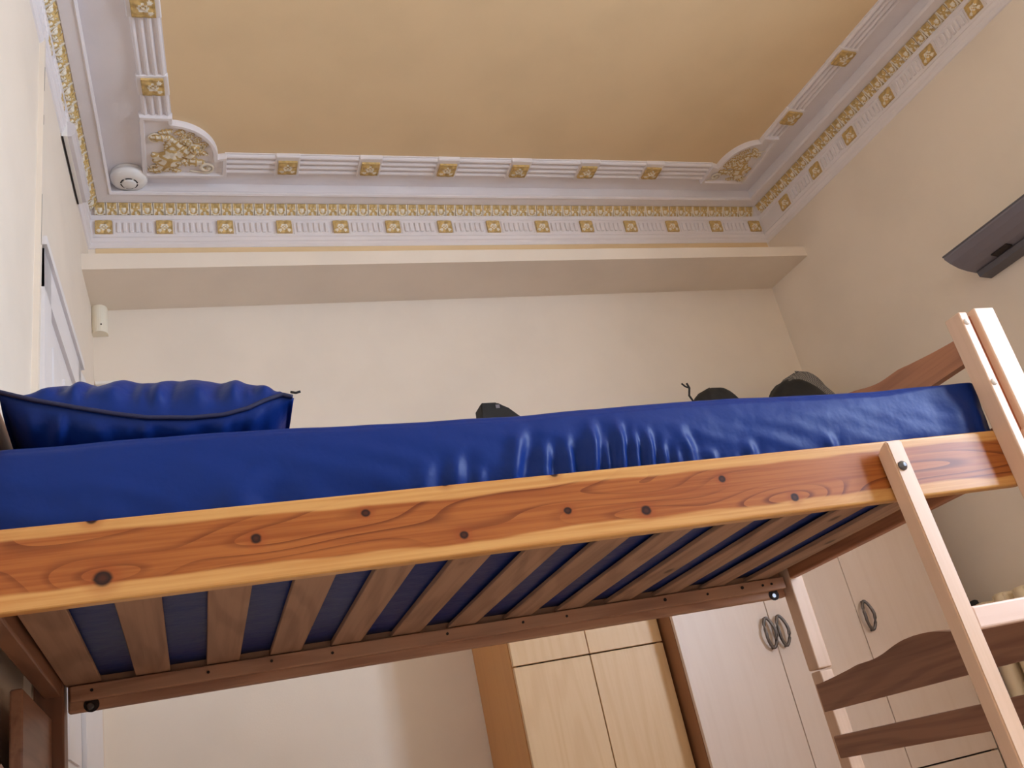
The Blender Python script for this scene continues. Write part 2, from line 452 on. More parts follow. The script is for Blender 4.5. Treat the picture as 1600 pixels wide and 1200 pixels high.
# ribbed panel between two rosettes: six raised ribs as one shared mesh
def ribs_mesh():
    bm = bmesh.new()
    for k in range(6):
        x = (k - 2.5) * .0262
        add_box(bm, x - .0085, x + .0085, -.026, .026, -.004, .0085, .003)
    add_box(bm, -.0885, -.0855, -.034, .034, -.004, .004); add_box(bm, .0855, .0885, -.034, .034, -.004, .004)
    me = bpy.data.meshes.new('fluted_panel'); bm.to_mesh(me); bm.free(); me.materials.append(M['white']); return me
RIBS = ribs_mesh()
def wall_frame(t2, base2, s, d, z, slope):   # matrix at distance s along a wall, cornice offset d, height z; slope = (dd, dz) of the face
    t = Vector((t2.x, t2.y, 0)); n2 = Vector((t2.y, -t2.x))
    if wall_frame.flip: n2 = -n2
    p = base2 + t2 * s + n2 * d
    up = Vector((n2.x * slope[0], n2.y * slope[0], slope[1])).normalized()
    nn = t.cross(up).normalized()
    if nn.x * n2.x + nn.y * n2.y < 0: nn = -nn
    t = up.cross(nn)
    mt = Matrix.Identity(4)
    for i in range(3): mt[i][0] = t[i]; mt[i][1] = up[i]; mt[i][2] = nn[i]; mt[i][3] = (p.x, p.y, z)[i]
    return mt
# back wall
T = Vector((1, 0)); wall_frame.flip = False
B0 = Vector((0, YU))
XR = [-.2216, .0300, .2923, .5569, .8209, 1.0761, 1.3388, 1.5947, 1.8615, 2.1129, 2.3709, 2.6255, 2.9016, 3.1542]
XR = [x * 1.0067 for x in XR]
for x in XR: inst('rosette', ROS_S, cor, wall_frame(T, B0, x, .0105, 2.651, (.002, .078)))
for a, b in zip(XR, XR[1:]): inst('fluted_panel', RIBS, cor, wall_frame(T, B0, (a + b) / 2, .0105, 2.651, (.002, .078)))
k = 0; x = -.235 + .0
while x < 3.20:
    inst('leaf_ornament', UNIT[k % 2], cor, wall_frame(T, B0, x, .0262, 2.7426, (.032, .041))); x += .0492; k += 1
# left wall (from the back corner towards the camera) and right wall
for side in (-1, 1):
    if side < 0: b0, t = Vector((lx(YU), YU)), (Vector((lx(YF), YF)) - Vector((lx(YU), YU))).normalized(); wall_frame.flip = True
    else: b0, t = Vector((rx(YU), YU)), (Vector((rx(YF), YF)) - Vector((rx(YU), YU))).normalized(); wall_frame.flip = False
    n_in = Vector((1, 0)) if side < 0 else Vector((-1, 0))
    nn2 = Vector((t.y, -t.x))
    wall_frame.flip = (nn2.dot(n_in) < 0)
    s0 = .250; ss = [.238 + .2755 * q for q in range(9)]
    for s in ss:
        inst('rosette', ROS_S, cor, wall_frame(t, b0, s, .0105 if side > 0 else .003, 2.651, (.002, .078)))
        inst('fluted_panel', RIBS, cor, wall_frame(t, b0, s + .137, .0105, 2.651, (.002, .078)))
    s = .075; k = 0
    while s < 2.1:
        inst('leaf_ornament', UNIT[k % 2], cor, wall_frame(t, b0, s, .0262, 2.7426, (.032, .041))); s += .0492; k += 1

# ------------------------------------------------------------------ reeded frame on the ceiling
fr = empty('trim_3', (1.5, 3.5, ZC), kind='structure')
props(fr, 'white reeded plaster frame around the apricot ceiling field')
def run_frame(c0, c1, half):         # matrix: x along the run, y across it, z pointing down
    c0, c1 = Vector(c0), Vector(c1); t = (c1 - c0).normalized(); q = Vector((-t.y, t.x))
    def at(s, z=ZC):
        mt = Matrix.Identity(4); p = c0 + t * s
        col = (Vector((t.x, t.y, 0)), Vector((-q.x, -q.y, 0)), Vector((0, 0, -1)))
        for j in range(3):
            for i in range(3): mt[i][j] = col[j][i]
        mt[0][3], mt[1][3], mt[2][3] = p.x, p.y, z
        return mt
    return at, (c1 - c0).length
def reed_bm(L, w):
    bm = bmesh.new()
    add_box(bm, -L / 2, L / 2, -w / 2, w / 2, -.01, .010)
    n = 4; pitch = w / n
    for k in range(n):
        y = (k - 1.5) * pitch; hw = pitch * .36
        pts = [(-L / 2, y + hw * math.cos(a), .008 + .014 * math.sin(a)) for a in [math.pi * q / 6 for q in range(7)]]
        add_prism(bm, pts, (L, 0, 0))
    return bm
def plaque_me(w):
    bm = bmesh.new(); add_box(bm, -.055, .055, -w / 2 - .002, w / 2 + .002, -.01, .024, .004)
    me = bpy.data.meshes.new('plaque'); bm.to_mesh(me); bm.free(); me.materials.append(M['white']); return me
def build_run(c0, c1, w, ros):
    at, L = run_frame(c0, c1, w)
    pl = plaque_me(w)
    edges = [0.0]
    for s in ros: edges += [s - .054, s + .054]
    edges.append(L)
    for a, b in zip(edges[0::2], edges[1::2]):
        if b - a < .01: continue
        bm = reed_bm(b - a, w); me = bpy.data.meshes.new('reeded_strip')
        bmesh.ops.recalc_face_normals(bm, faces=bm.faces); bm.to_mesh(me); bm.free(); me.materials.append(M['white'])
        inst('reeded_strip', me, fr, at((a + b) / 2))
    for s in ros:
        p = inst('plaque', pl, fr, at(s)); mt = at(s); mt[2][3] = ZC - .024
        inst('rosette', ROS_F, p, mt)
build_run((.300, 3.506), (2.790, 3.490), .136, [v - .300 for v in (.574, .954, 1.331, 1.704, 2.076, 2.446)])
def lcx(y): return .024 + .046 * (y - 3.197)
def rcx(y): return 3.021 - .0735 * (y - 3.19)
for fx, ys, w in ((lcx, 3.205, .116), (rcx, 3.20, .108)):
    yy = [3.025, 2.628, 2.23, 1.83, 1.43, 1.03, .63] if fx is lcx else [3.038, 2.626, 2.21, 1.80, 1.39, .98, .57]
    build_run((fx(ys), ys), (fx(.3), .3), w, [(ys - y) * 1.002 for y in yy])
def offset_poly(pts, d):
    out = []; n = len(pts)
    for i in range(n):
        a, b, c = [Vector(pts[(i + q) % n]) for q in (-1, 0, 1)]
        t1 = (b - a).normalized(); t2 = (c - b).normalized()
        n1 = Vector((-t1.y, t1.x)); n2 = Vector((-t2.y, t2.x)); k = (n1 + n2) / max(.35, 1 + n1.dot(n2))
        out.append(b + k * d)
    return out
def leaf_me():
    bm = bmesh.new(); g = []
    NV, NU = 14, 8
    for j in range(NV + 1):
        v = j / NV; env = math.sin(math.pi * min(1, v * .95 + .05)) ** .7
        wd = .27 * env * (1 + .25 * math.sin(v * 24)) + .012
        row = []
        for i in range(NU + 1):
            u = 2 * i / NU - 1
            z = (.30 * (1 - u * u) ** .5 - (.10 if i == NU // 2 else 0)) * (.35 + env * .65) + .10 * v * (1 - abs(u)) + .03 * math.sin(v * 24) * (1 - abs(u))
            row.append(bm.verts.new((u * wd + .10 * math.sin(v * 2.6), v - .5, max(0, z) if 0 < i < NU else -.08)))
        g.append(row)
    for j in range(NV):
        for i in range(NU):
            f = bm.faces.new((g[j][i], g[j][i + 1], g[j + 1][i + 1], g[j + 1][i])); f.smooth = True
            f.material_index = 0 if (i in (0, 7) or (i in (3, 4) and j < 9) or (j % 4 == 0)) else 1
            if f.normal.z < 0: f.normal_flip()
    bm.normal_update()
    for f in bm.faces:
        if f.normal.z < 0: f.normal_flip()
    me = bpy.data.meshes.new('leaf'); bm.to_mesh(me); bm.free()
    me.materials.append(M['gold']); me.materials.append(M['ivory']); return me
LEAF = leaf_me()
def flower_h(x, y):
    r = math.hypot(x, y); a = math.atan2(y, x)
    if r > 1: return 0
    h = .30 * (1 - r) ** .5 * (.75 + .25 * math.cos(5 * a)) + .22 * math.exp(-((r - .45) / .12) ** 2) * (.6 + .4 * math.cos(5 * a + 2)) + .2 * math.exp(-(r / .2) ** 2)
    return h
def flower_me():
    bm = bmesh.new(); rings = []
    for j in range(1, 8):
        r = j / 7
        rings.append([bm.verts.new((r * math.cos(a) * .5 * (1 + .10 * math.cos(5 * a)), r * math.sin(a) * .5 * (1 + .10 * math.cos(5 * a)), flower_h(r * .98 * math.cos(a), r * .98 * math.sin(a)))) for a in [2 * math.pi * q / 20 for q in range(20)]])
    c = bm.verts.new((0, 0, .5))
    for q in range(20): bm.faces.new((c, rings[0][q], rings[0][(q + 1) % 20]))
    for j in range(6):
        for q in range(20):
            f = bm.faces.new((rings[j][q], rings[j + 1][q], rings[j + 1][(q + 1) % 20], rings[j][(q + 1) % 20])); f.smooth = True
            f.material_index = 1 if (j in (1, 4) or (q + j) % 4 == 0) else 0
    low = [bm.verts.new((v.co.x, v.co.y, -.1)) for v in rings[-1]]
    for q in range(20): bm.faces.new((rings[-1][q], low[q], low[(q + 1) % 20], rings[-1][(q + 1) % 20]))
    bmesh.ops.recalc_face_normals(bm, faces=bm.faces)
    me = bpy.data.meshes.new('flower'); bm.to_mesh(me); bm.free()
    me.materials.append(M['gold']); me.materials.append(M['ivory']); return me
FLOWER = flower_me()
def scroll_me():
    bm = bmesh.new(); pts = []
    for q in range(30):
        a = q / 29 * 2 * math.pi * 1.35; r = .42 - .30 * q / 29
        pts.append((r * math.cos(a), r * math.sin(a), .1))
    pts = [(.42, -.75 + .15 * q, .08) for q in range(5)] + pts
    add_tube(bm, pts, lambda u: .045 + .075 * u, 6)
    bmesh.ops.recalc_face_normals(bm, faces=bm.faces)
    me = bpy.data.meshes.new('scroll'); bm.to_mesh(me); bm.free()
    me.materials.append(M['ivory']); return me
SCROLL = scroll_me()
def corner_block(outer, sq_t, sq_r, mirror):
    # outline in plan: outer corner, straight sides, quarter-round bulge towards the room
    ox, oy = outer
    tx, ty = sq_t; ex, ey = sq_r            # end of the side run, end of the back run
    s = -1 if mirror else 1
    arc = []
    a0 = Vector((tx + s * .002, ty + .040)); a1 = Vector((ex - s * .038, ey))
    cx, cy = a0.x - s * .015, a1.y + .01
    for q in range(13):
        a = math.pi / 2 * q / 12
        arc.append((cx + (a1.x - cx) * math.sin(a), cy + (a0.y - cy) * math.cos(a)))
    sidex = ox + s * (-.0)
    pts = [(ox, oy), (ex, oy - .004), (ex, ey), ] + [p for p in reversed(arc)] + [(tx, ty + .040), (tx, ty), (ox + s * .004, ty)]
    if mirror: pts = list(reversed(pts))
    # make counter-clockwise so the inset goes inward
    area = sum(pts[i][0] * pts[(i + 1) % len(pts)][1] - pts[(i + 1) % len(pts)][0] * pts[i][1] for i in range(len(pts)))
    if area < 0: pts = list(reversed(pts))
    bm = bmesh.new(); add_prism(bm, [(p[0], p[1], ZC + .005) for p in pts], (0, 0, -.023))
    blk = obj('corner_block', bm, 'white', fr, label='white corner block with gilded foliage')
    ins = offset_poly(pts, .022)
    bm = bmesh.new(); n = len(pts)
    za, zb = ZC - .016, ZC - .034
    A = [bm.verts.new((p[0], p[1], za)) for p in pts]; B = [bm.verts.new((p[0], p[1], zb)) for p in offset_poly(pts, .003)]
    C = [bm.verts.new((p[0], p[1], zb)) for p in offset_poly(pts, .017)]; D = [bm.verts.new((p[0], p[1], za)) for p in ins]
    for P, Q in ((A, B), (B, C), (C, D)):
        for i in range(n): bm.faces.new((P[i], P[(i + 1) % n], Q[(i + 1) % n], Q[i]))
    obj('rim', bm, 'white', blk)
    def place(name, me, x, y, sc, ang, zs=1.0):
        w = Matrix.Translation((ox + s * x * (.80 if mirror else 1), oy - y * (.96 if mirror else 1), ZC - .018)) @ Matrix.Rotation((math.pi - ang) if mirror else ang, 4, 'Z') @ Matrix.Rotation(math.pi, 4, 'X')
        o = inst(name, me, blk, w)
        sc *= .85 if mirror else 1
        o.matrix_local = Matrix.Translation(o.location) @ w.to_3x3().to_4x4() @ Matrix.Diagonal((sc, sc, sc * zs, 1))
        return o
    # shell, rose cluster, stems and scrolls
    for x, y, sc, a, zs in ((.098, .125, .17, .25, .5), (.070, .100, .12, -.5, .45), (.125, .150, .13, .75, .5), (.062, .052, .075, 1.2, .7), (.085, .045, .06, -1.3, .7),
                            (.145, .092, .065, .3, .8), (.172, .100, .06, -.4, .8), (.080, .265, .085, 1.4, .7), (.112, .262, .07, 2.1, .7), (.105, .295, .06, 1.2, .7),
                            (.155, .215, .12, 2.4, .45), (.185, .175, .12, 2.35, .45), (.215, .108, .10, 1.6, .4), (.110, .215, .07, .2, .6), (.140, .045, .055, 1.9, .5),
                            (.160, .295, .055, .9, .7), (.258, .165, .05, 2.2, .7)):
        place('leaf', LEAF, x, y, sc, a, zs)
    for x, y, sc, a in ((.222, .190, .072, .4), (.188, .232, .052, 1.3), (.175, .268, .040, .2), (.205, .272, .036, 2.0), (.232, .245, .036, .7), (.257, .212, .040, 0), (.160, .242, .034, 1.0),
                        (.236, .150, .030, .3), (.250, .185, .028, 2.2), (.265, .052, .024, 0), (.048, .245, .028, 0), (.055, .035, .030, .5)):
        place('flower', FLOWER, x, y, sc, a, .9)
    place('scroll', SCROLL, .268, .066, .085, 1.75, .8); place('scroll', SCROLL, .062, .252, .07, -1.2, .8); place('scroll', SCROLL, .05, .06, .05, 2.6, .8)
corner_block((-.049, 3.587), (.085, 3.197), (.308, 3.440), False)
corner_block((3.062, 3.578), (2.966, 3.19), (2.782, 3.424), True)

# ------------------------------------------------------------------ left wall door, leaning wall step, emergency light
def lw(u, v, d=0.0):      # pixel -> point on the left wall plane pushed d into the room
    r = ray(u, v)          # x = lx(0) + .0307*y + d
    t = (-.290 - .0307 * YU + d) / (r.x - .0307 * r.y)
    return r * t
def slab_on_left(pts_yz, d0, d1):
    return prism([(lx(y) + d0, y, z) for y, z in pts_yz], (d1 - d0, 0, 0))
zt = 1.72; y0d, y1d = 2.53, 3.29
do = empty('door_1', (lx(2.9), 2.9, ZF), kind='structure')
props(do, 'white panelled door in a white casing on the left wall')
bm = bmesh.new()
for a in ((y0d, y0d + .12, ZF, zt), (3.235, y1d, ZF, zt), (y0d, y1d, zt - .13, zt)):
    b = slab_on_left([(a[0], a[2]), (a[1], a[2]), (a[1], a[3]), (a[0], a[3])], -.005, .016); merge(bm, b)
for a in ((y0d - .02, y1d + .02, zt, zt + .03),):
    b = slab_on_left([(a[0], a[2]), (a[1], a[2]), (a[1], a[3]), (a[0], a[3])], -.005, .026); merge(bm, b)
obj('door_casing', bm, 'door', do)
obj('door_leaf', slab_on_left([(y0d + .12, ZF), (3.222, ZF), (3.222, zt - .13), (y0d + .12, zt - .13)], -.005, .004), 'door', do)
for a, b_ in ((y0d + .20, 2.87), (2.94, 3.14)):
    obj('door_panel', slab_on_left([(a, .35), (b_, .35), (b_, zt - .22), (a, zt - .22)], .003, .010), 'door', do)
obj('edge_gap', slab_on_left([(3.224, ZF), (3.233, ZF), (3.233, zt - .14), (3.224, zt - .14)], -.003, .003), 'dark', do, label='dark strip for the shade in the gap beside the door leaf')  # dark strip laid in the joint in place of its shade
obj('side_board', slab_on_left([(y1d + .002, ZF), (3.70, ZF), (3.70, 1.80), (y1d + .002, 1.72)], -.005, .012), 'door', do, label='white boarding between the door and the corner')
# step in the wall: the far half of the wall stands proud of the near half
A, B = lw(63, 52), lw(49, 600)
bm = bmesh.new()
ext = (B - A) * 2.2 + A
ptl = [(A.y, A.z + .10), (A.y + .02, A.z + .10), (ext.y + .03, ext.z), (ext.y, ext.z)]
obj('trim_4', slab_on_left(ptl, -.004, .016), 'wall', kind='structure', label='narrow cream upright board with a painted shadow line on the left wall')
bm = bmesh.new()
for (f0, f1) in ((.12, .20), (.28, .31), (.52, .66)):
    p, q = A + (B - A) * f0, A + (B - A) * f1
    merge(bm, slab_on_left([(p.y - .0025, p.z), (p.y + .001, p.z), (q.y + .001, q.z), (q.y - .0025, q.z)], .012, .0164))
obj('dark_gap', bm, 'dark', bpy.data.objects['trim_4'])  # dark strips stand in for the shadow line along the board
# emergency bulkhead light over the door, partly over the cornice
el = empty('emergency_light', (lx(3.2), 3.2, 2.53), 'white emergency light with clear glossy cover over the door, touching the cornice', 'light')
y0e, y1e, z0e, z1e = 3.00, 3.41, 2.532, 2.606
obj('back_box', slab_on_left([(y0e, z0e), (y1e, z0e), (y1e, z1e), (y0e, z1e)], .002, .022), 'plastic', el)
bm = bmesh.new()
sec = [(.022, z0e + .002), (.036, z0e + .004), (.048, z0e + .018), (.052, z0e + .040), (.046, z1e - .010), (.022, z1e - .003)]
pa = [(lx(y0e + .004) + d, y0e + .004, z) for d, z in sec]
pb = [(lx(y1e - .004) + d, y1e - .004, z) for d, z in sec]
va = [bm.verts.new(p) for p in pa]; vb = [bm.verts.new(p) for p in pb]
bm.faces.new(va); bm.faces.new(list(reversed(vb)))
for i in range(6): bm.faces.new((va[i], vb[i], vb[(i + 1) % 6], va[(i + 1) % 6]))
obj('diffuser', bm, 'clear', el, label='clear glossy cover')
bm = bmesh.new()
merge(bm, slab_on_left([(y0e, z0e - .003), (y1e, z0e - .003), (y1e, z0e), (y0e, z0e)], .002, .008))
obj('shadow_gap', bm, 'dark', el, label='dark strip for the shadow at the lower edge')  # dark strip imitates the shadow line under the light
# motion sensor in the corner below the beam
ps = empty('motion_sensor', (-.258, 3.80, 2.152), 'small ivory motion sensor with curved front in the corner below the beam', 'sensor')
bm = bmesh.new()
arc = [(-.258 + .0325 * math.cos(a), 3.845 - .012 - .036 * math.sin(a)) for a in [math.pi * q / 12 for q in range(13)]]
ring_pts = [(-.2255, 3.8495), *arc, (-.2905, 3.8495)]
add_prism(bm, [(x, y, 2.158) for x, y in ring_pts], (0, 0, .134))
obj('housing', bm, 'ivplastic', ps, smooth=False)
bm = bmesh.new(); add_prism(bm, [(-.258 + (x + .258) * .9, 3.85 + (y - 3.85) * .97 - .0012, 2.172) for x, y in ring_pts], (0, 0, .045))
obj('lens', bm, 'plastic', ps, label='ribbed lens band')
bm = bmesh.new(); add_lathe(bm, [(.003, 0), (.003, .004)], (-.250, 3.798, 2.190), (0, -1, 0), 8)
obj('indicator', bm, 'dark', ps, label='dark dot')
# white surface cable strip at the bottom of the end wall corner
obj('cable_strip', box(-.285, -.16, 3.838, 3.8495, 1.925, 1.94, .003), 'plastic', label='thin white cable strip on the end wall just above the pillow', cat='cable cover')
# smoke detector
sd = empty('smoke_detector', (-.105, 3.605, ZC), 'round white smoke detector on the ceiling border by the cornice corner', 'smoke detector')
sc_ = (-.105, 3.605, ZC)
bm = bmesh.new(); add_lathe(bm, [(.074, -.001), (.074, .014), (.072, .016)], sc_, (0, 0, -1), 32); obj('base', bm, 'plastic', sd)
bm = bmesh.new(); add_lathe(bm, [(.078, .016), (.077, .030), (.068, .044), (.050, .052), (.038, .053)], sc_, (0, 0, -1), 32); obj('cover', bm, 'plastic', sd)
bm = bmesh.new(); add_lathe(bm, [(.030, .050), (.030, .058), (.026, .061), (.0, .062)], sc_, (0, 0, -1), 24); obj('sensor_cap', bm, 'plastic', sd)
for q in range(6):
    bm = bmesh.new(); a0 = q * math.pi / 3 + .12
    pts = [(sc_[0] + r * math.cos(a0 + da), sc_[1] + r * math.sin(a0 + da), ZC - .0525) for r, das in ((.0315, (0, .2, .4, .6, .8)), (.037, (.8, .6, .4, .2, 0))) for da in das]
    add_prism(bm, pts, (0, 0, -.0015)); obj('vent_slot', bm, 'dark', sd)

# ------------------------------------------------------------------ wardrobes
w1 = empty('wardrobe', (1.42, 3.6, ZF), 'light oak wardrobe with small top cupboards, nearer the pillow end', 'wardrobe')
X0, X1, YW, ZT = 1.117, 1.734, 3.36, 1.30
bm = bmesh.new()
add_box(bm, X0, X0 + .018, YW + .02, YB - .005, ZF, ZT); add_box(bm, X1 - .018, X1, YW + .02, YB - .005, ZF, ZT)
add_box(bm, X0 + .018, X1 - .018, YW + .02, YB - .005, ZT - .02, ZT); add_box(bm, X0 + .018, X1 - .018, YW + .022, YB - .005, ZF + .06, ZF + .08)
add_box(bm, X0 + .018, X1 - .018, YB - .02, YB - .008, ZF + .08, ZT - .02)
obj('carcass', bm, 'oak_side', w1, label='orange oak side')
obj('plinth', box(X0 + .018, X1 - .018, YW + .05, YW + .065, ZF, ZF + .06), 'oak_side', w1)
obj('shadow_gap', box(X0 + .02, X1 - .02, YW + .0185, YW + .0215, ZF + .08, ZT - .02), 'dark', w1, label='dark sheet for the shade between the doors')  # dark sheet behind the doors stands in for shade in the joints
xm = 1.4235
for a, b_ in ((X0 + .002, xm - .002), (xm + .002, X1 - .002)):
    obj('door', box(a, b_, YW, YW + .018, ZF + .065, .4415, .0015), 'oak', w1)
    obj('top_door', box(a, b_, YW, YW + .018, .4465, ZT - .004, .0015), 'oak', w1)
obj('top_divider', box(xm - .0055, xm + .0055, YW + .004, YW + .018, .448, ZT - .01), 'beech_side', w1)
w2 = empty('wardrobe', (2.4, 3.55, ZF), 'pale beech three door wardrobe with dark oval handles', 'wardrobe')
X0, X1, YW = 1.745, 3.0, 3.26
bm = bmesh.new()
add_box(bm, X0, X0 + .018, YW + .02, YB - .005, ZF, ZT); add_box(bm, X1 - .018, X1, YW + .02, YB - .005, ZF, ZT)
add_box(bm, X0 + .018, X1 - .018, YW + .02, YB - .005, ZT - .02, ZT); add_box(bm, X0 + .018, X1 - .018, YW + .022, YB - .005, ZF + .06, ZF + .08)
add_box(bm, X0 + .018, X1 - .018, YB - .02, YB - .008, ZF + .08, ZT - .02)
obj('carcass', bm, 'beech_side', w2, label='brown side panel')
obj('shadow_gap', box(X0 + .02, X1 - .02, YW + .0185, YW + .0215, ZF + .08, ZT - .02), 'dark', w2, label='dark sheet for the shade between the doors')  # shade in the door joints made by a dark sheet behind them
def oval_handle(x, z, parent, y):
    bm = bmesh.new(); pts = []
    n = 22; hh, hw = .058, .022
    for q in range(n):
        a = 2 * math.pi * q / n
        zz = hh * math.sin(a); ww = hw * math.copysign(abs(math.cos(a)) ** 1.25, math.cos(a)) 
        pts.append((x + ww, y - .016 - .010 * (1 - abs(zz) / hh), z + zz))
    add_tube(bm, pts, .0064, 8, True)
    add_tube(bm, [(x, y, z + hh), (x, y - .02, z + hh)], .0045, 6); add_tube(bm, [(x, y, z - hh), (x, y - .02, z - hh)], .0045, 6)
    return obj('handle', bm, 'pewter', parent, label='dark pointed oval handle')
xs = [1.7445, 2.1605, 2.5720, 3.0]
for k in range(3):
    d = obj('door', box(xs[k] + .0015, xs[k + 1] - .0015, YW, YW + .018, -.190, ZT - .003, .0015), 'beech', w2)
    oval_handle((2.1605 - .027, 2.1605 + .032, 2.5720 + .036)[k], .392, d, YW)
for k in range(3):
    for z0, z1 in ((-.52, -.196), (ZF + .065, -.525)):
        obj('drawer', box(xs[k] + .0015, xs[k + 1] - .0015, YW, YW + .018, z0, z1, .0015), 'beech', w2)
obj('plinth', box(X0 + .02, X1 - .02, YW + .05, YW + .065, ZF, ZF + .06), 'beech_side', w2)

# ------------------------------------------------------------------ bags on the wardrobes
def blob(cx, cy, z0, sx, sy, h, seed, mat, name, parent, lean=0.0, smooth=True, rough=.12, zlo=0, zhi=1.0, loc=None):
    bm = bmesh.new(); nu, nv = 28, 14; rings = []
    for j in range(nv + 1):
        v = zlo + (zhi - zlo) * j / nv
        rad = (1 - v ** 2.6) ** .5 * (.86 + .14 * math.sin(math.pi * min(1, v * 1.6)))
        row = []
        for i in range(nu):
            a = 2 * math.pi * i / nu
            nz = mnoise.noise((math.cos(a) * 1.6 + seed, math.sin(a) * 1.6, v * 2.4 + seed))
            rr = max(.02, rad * (1 + rough * 2 * nz))
            row.append(bm.verts.new((cx + sx * rr * math.cos(a) + lean * v, cy + sy * rr * math.sin(a), z0 + h * v * (1 + .1 * mnoise.noise((math.cos(a) + seed, math.sin(a), 3))))))
        rings.append(row)
    for A_, B_ in zip(rings, rings[1:]):
        for i in range(nu): bm.faces.new((A_[i], A_[(i + 1) % nu], B_[(i + 1) % nu], B_[i]))
    bm.faces.new(list(reversed(rings[0]))); bm.faces.new(rings[-1])
    return obj(name, bm, mat, parent, smooth=smooth)
b1 = empty('bag', (1.33, 3.55, ZT), 'small black folded bag on the oak wardrobe', 'bag')
bm = bmesh.new()
pts = [(1.255, 3.50, ZT + .001), (1.252, 3.50, ZT + .20), (1.256, 3.50, ZT + .268), (1.330, 3.50, ZT + .266), (1.375, 3.50, ZT + .235), (1.45, 3.50, ZT + .17), (1.48, 3.50, ZT + .001)]
add_prism(bm, pts, (0, .10, 0)); bmesh.ops.bevel(bm, geom=list(bm.edges), offset=.006, segments=2, affect='EDGES')
obj('body', bm, 'black', b1)
bm = bmesh.new()
add_box(bm, 1.293, 1.340, 3.4975, 3.4995, ZT + .222, ZT + .255)
obj('side_tag', box(1.318, 1.336, 3.4965, 3.4998, ZT + .235, ZT + .252, .001), 'grey', b1, label='small grey mark')
bm.free()
b2 = empty('drawstring_bag', (2.43, 3.53, ZT), 'black drawstring bag on the beech wardrobe, on the left of the two there', 'bag')
blob(2.42, 3.54, ZT + .001, .185, .13, .272, 3.1, 'black', 'body', b2)
bm = bmesh.new()
add_tube(bm, [(2.285, 3.50, ZT + .19), (2.262, 3.49, ZT + .225), (2.272, 3.485, ZT + .262), (2.262, 3.48, ZT + .285)], .005, 6)
add_tube(bm, [(2.272, 3.485, ZT + .262), (2.25, 3.48, ZT + .268), (2.235, 3.48, ZT + .285)], .004, 6)
obj('drawstring', bm, 'black', b2)
b3 = empty('mesh_bag', (2.87, 3.53, ZT), 'rounded black bag with grey mesh top on the beech wardrobe, nearest the side wall', 'bag')
blob(2.86, 3.53, ZT + .001, .20, .13, .285, 8.4, 'black', 'body', b3)
blob(2.915, 3.56, ZT + .05, .20, .12, .285, 5.4, 'mesh_fabric', 'mesh_panel', b3, .02, True, .06)

# ------------------------------------------------------------------ grey unit and radiator on the right wall
gu = empty('wall_unit', (3.25, 2.1, 1.60), 'dark grey wall-mounted unit with curved underside, high on the right wall', 'wall unit')
YE = 2.63
def rwp(y, d, z): return (rx(y) - d, y, z)
Yn = 1.35
prof = [(.0, 1.700), (.195, 1.700), (.197, 1.690), (.175, 1.668), (.140, 1.645), (.100, 1.630), (.060, 1.621), (.0, 1.618)]
bm = bmesh.new()
va = [bm.verts.new(rwp(YE, d + .003, z)) for d, z in prof]; vb = [bm.verts.new(rwp(Yn, d + .003, z)) for d, z in prof]
bm.faces.new(va); bm.faces.new(list(reversed(vb)))
for i in range(len(prof)): bm.faces.new((va[i], vb[i], vb[(i + 1) % len(prof)], va[(i + 1) % len(prof)]))
obj('body', bm, 'grey', gu)
bm = bmesh.new()
prof = [(.0, 1.6165), (.066, 1.6165), (.060, 1.594), (.0, 1.586)]
va = [bm.verts.new(rwp(YE - .01, d + .003, z)) for d, z in prof]; vb = [bm.verts.new(rwp(Yn + .1, d + .003, z)) for d, z in prof]
bm.faces.new(va); bm.faces.new(list(reversed(vb)))
for i in range(4): bm.faces.new((va[i], vb[i], vb[(i + 1) % 4], va[(i + 1) % 4]))
obj('bracket_rail', bm, 'grey2', gu)
bm = bmesh.new()
add_prism(bm, [rwp(YE + .004, .0, 1.7005), rwp(YE + .004, .2, 1.7005), rwp(Yn, .2, 1.7005), rwp(Yn, .0, 1.7005)], (0, 0, .006))
obj('lid', bm, 'grey2', gu)
obj('latch', prism([rwp(2.50, .105, 1.6285), rwp(2.50, .075, 1.6225), rwp(2.42, .075, 1.6225), rwp(2.42, .105, 1.6285)], (0, 0, -.006)), 'dark', gu)
ra = empty('radiator', (3.2, 2.9, -.5), 'cream column radiator on the right wall, seen past the ladder', 'radiator')
for k in range(9):
    y = 3.20 - .105 * k
    top = .372 if k > 0 else .358
    bm = bmesh.new()
    for dd in (.05, .12):
        xx = rx(y) - dd
        add_lathe(bm, [(.0, 0), (.028, .004), (.038, .02), (.038, .85), (.030, .868), (.0, .872)], (xx, y, top - .872), (0, 0, 1), 10)
    add_box(bm, rx(y) - .145, rx(y) - .025, y - .040, y + .040, top - .06, top - .004, .012, 2)
    add_box(bm, rx(y) - .145, rx(y) - .025, y - .040, y + .040, top - .87, top - .82, .012, 2)
    obj('radiator_column', bm, 'radiator', ra)
bm = bmesh.new(); add_lathe(bm, [(.012, -.03), (.012, 0), (.021, .004), (.021, .028), (.014, .034)], (rx(3.27) - .085, 3.277, .345), (0, .2, .98), 14)
obj('valve_knob', bm, 'black', ra, label='black valve knob')
bm = bmesh.new(); add_tube(bm, [(rx(3.27) - .085, 3.20, .29), (rx(3.27) - .085, 3.26, .29), (rx(3.27) - .085, 3.277, .315)], .009, 8)
obj('pipe', bm, 'radiator', ra)

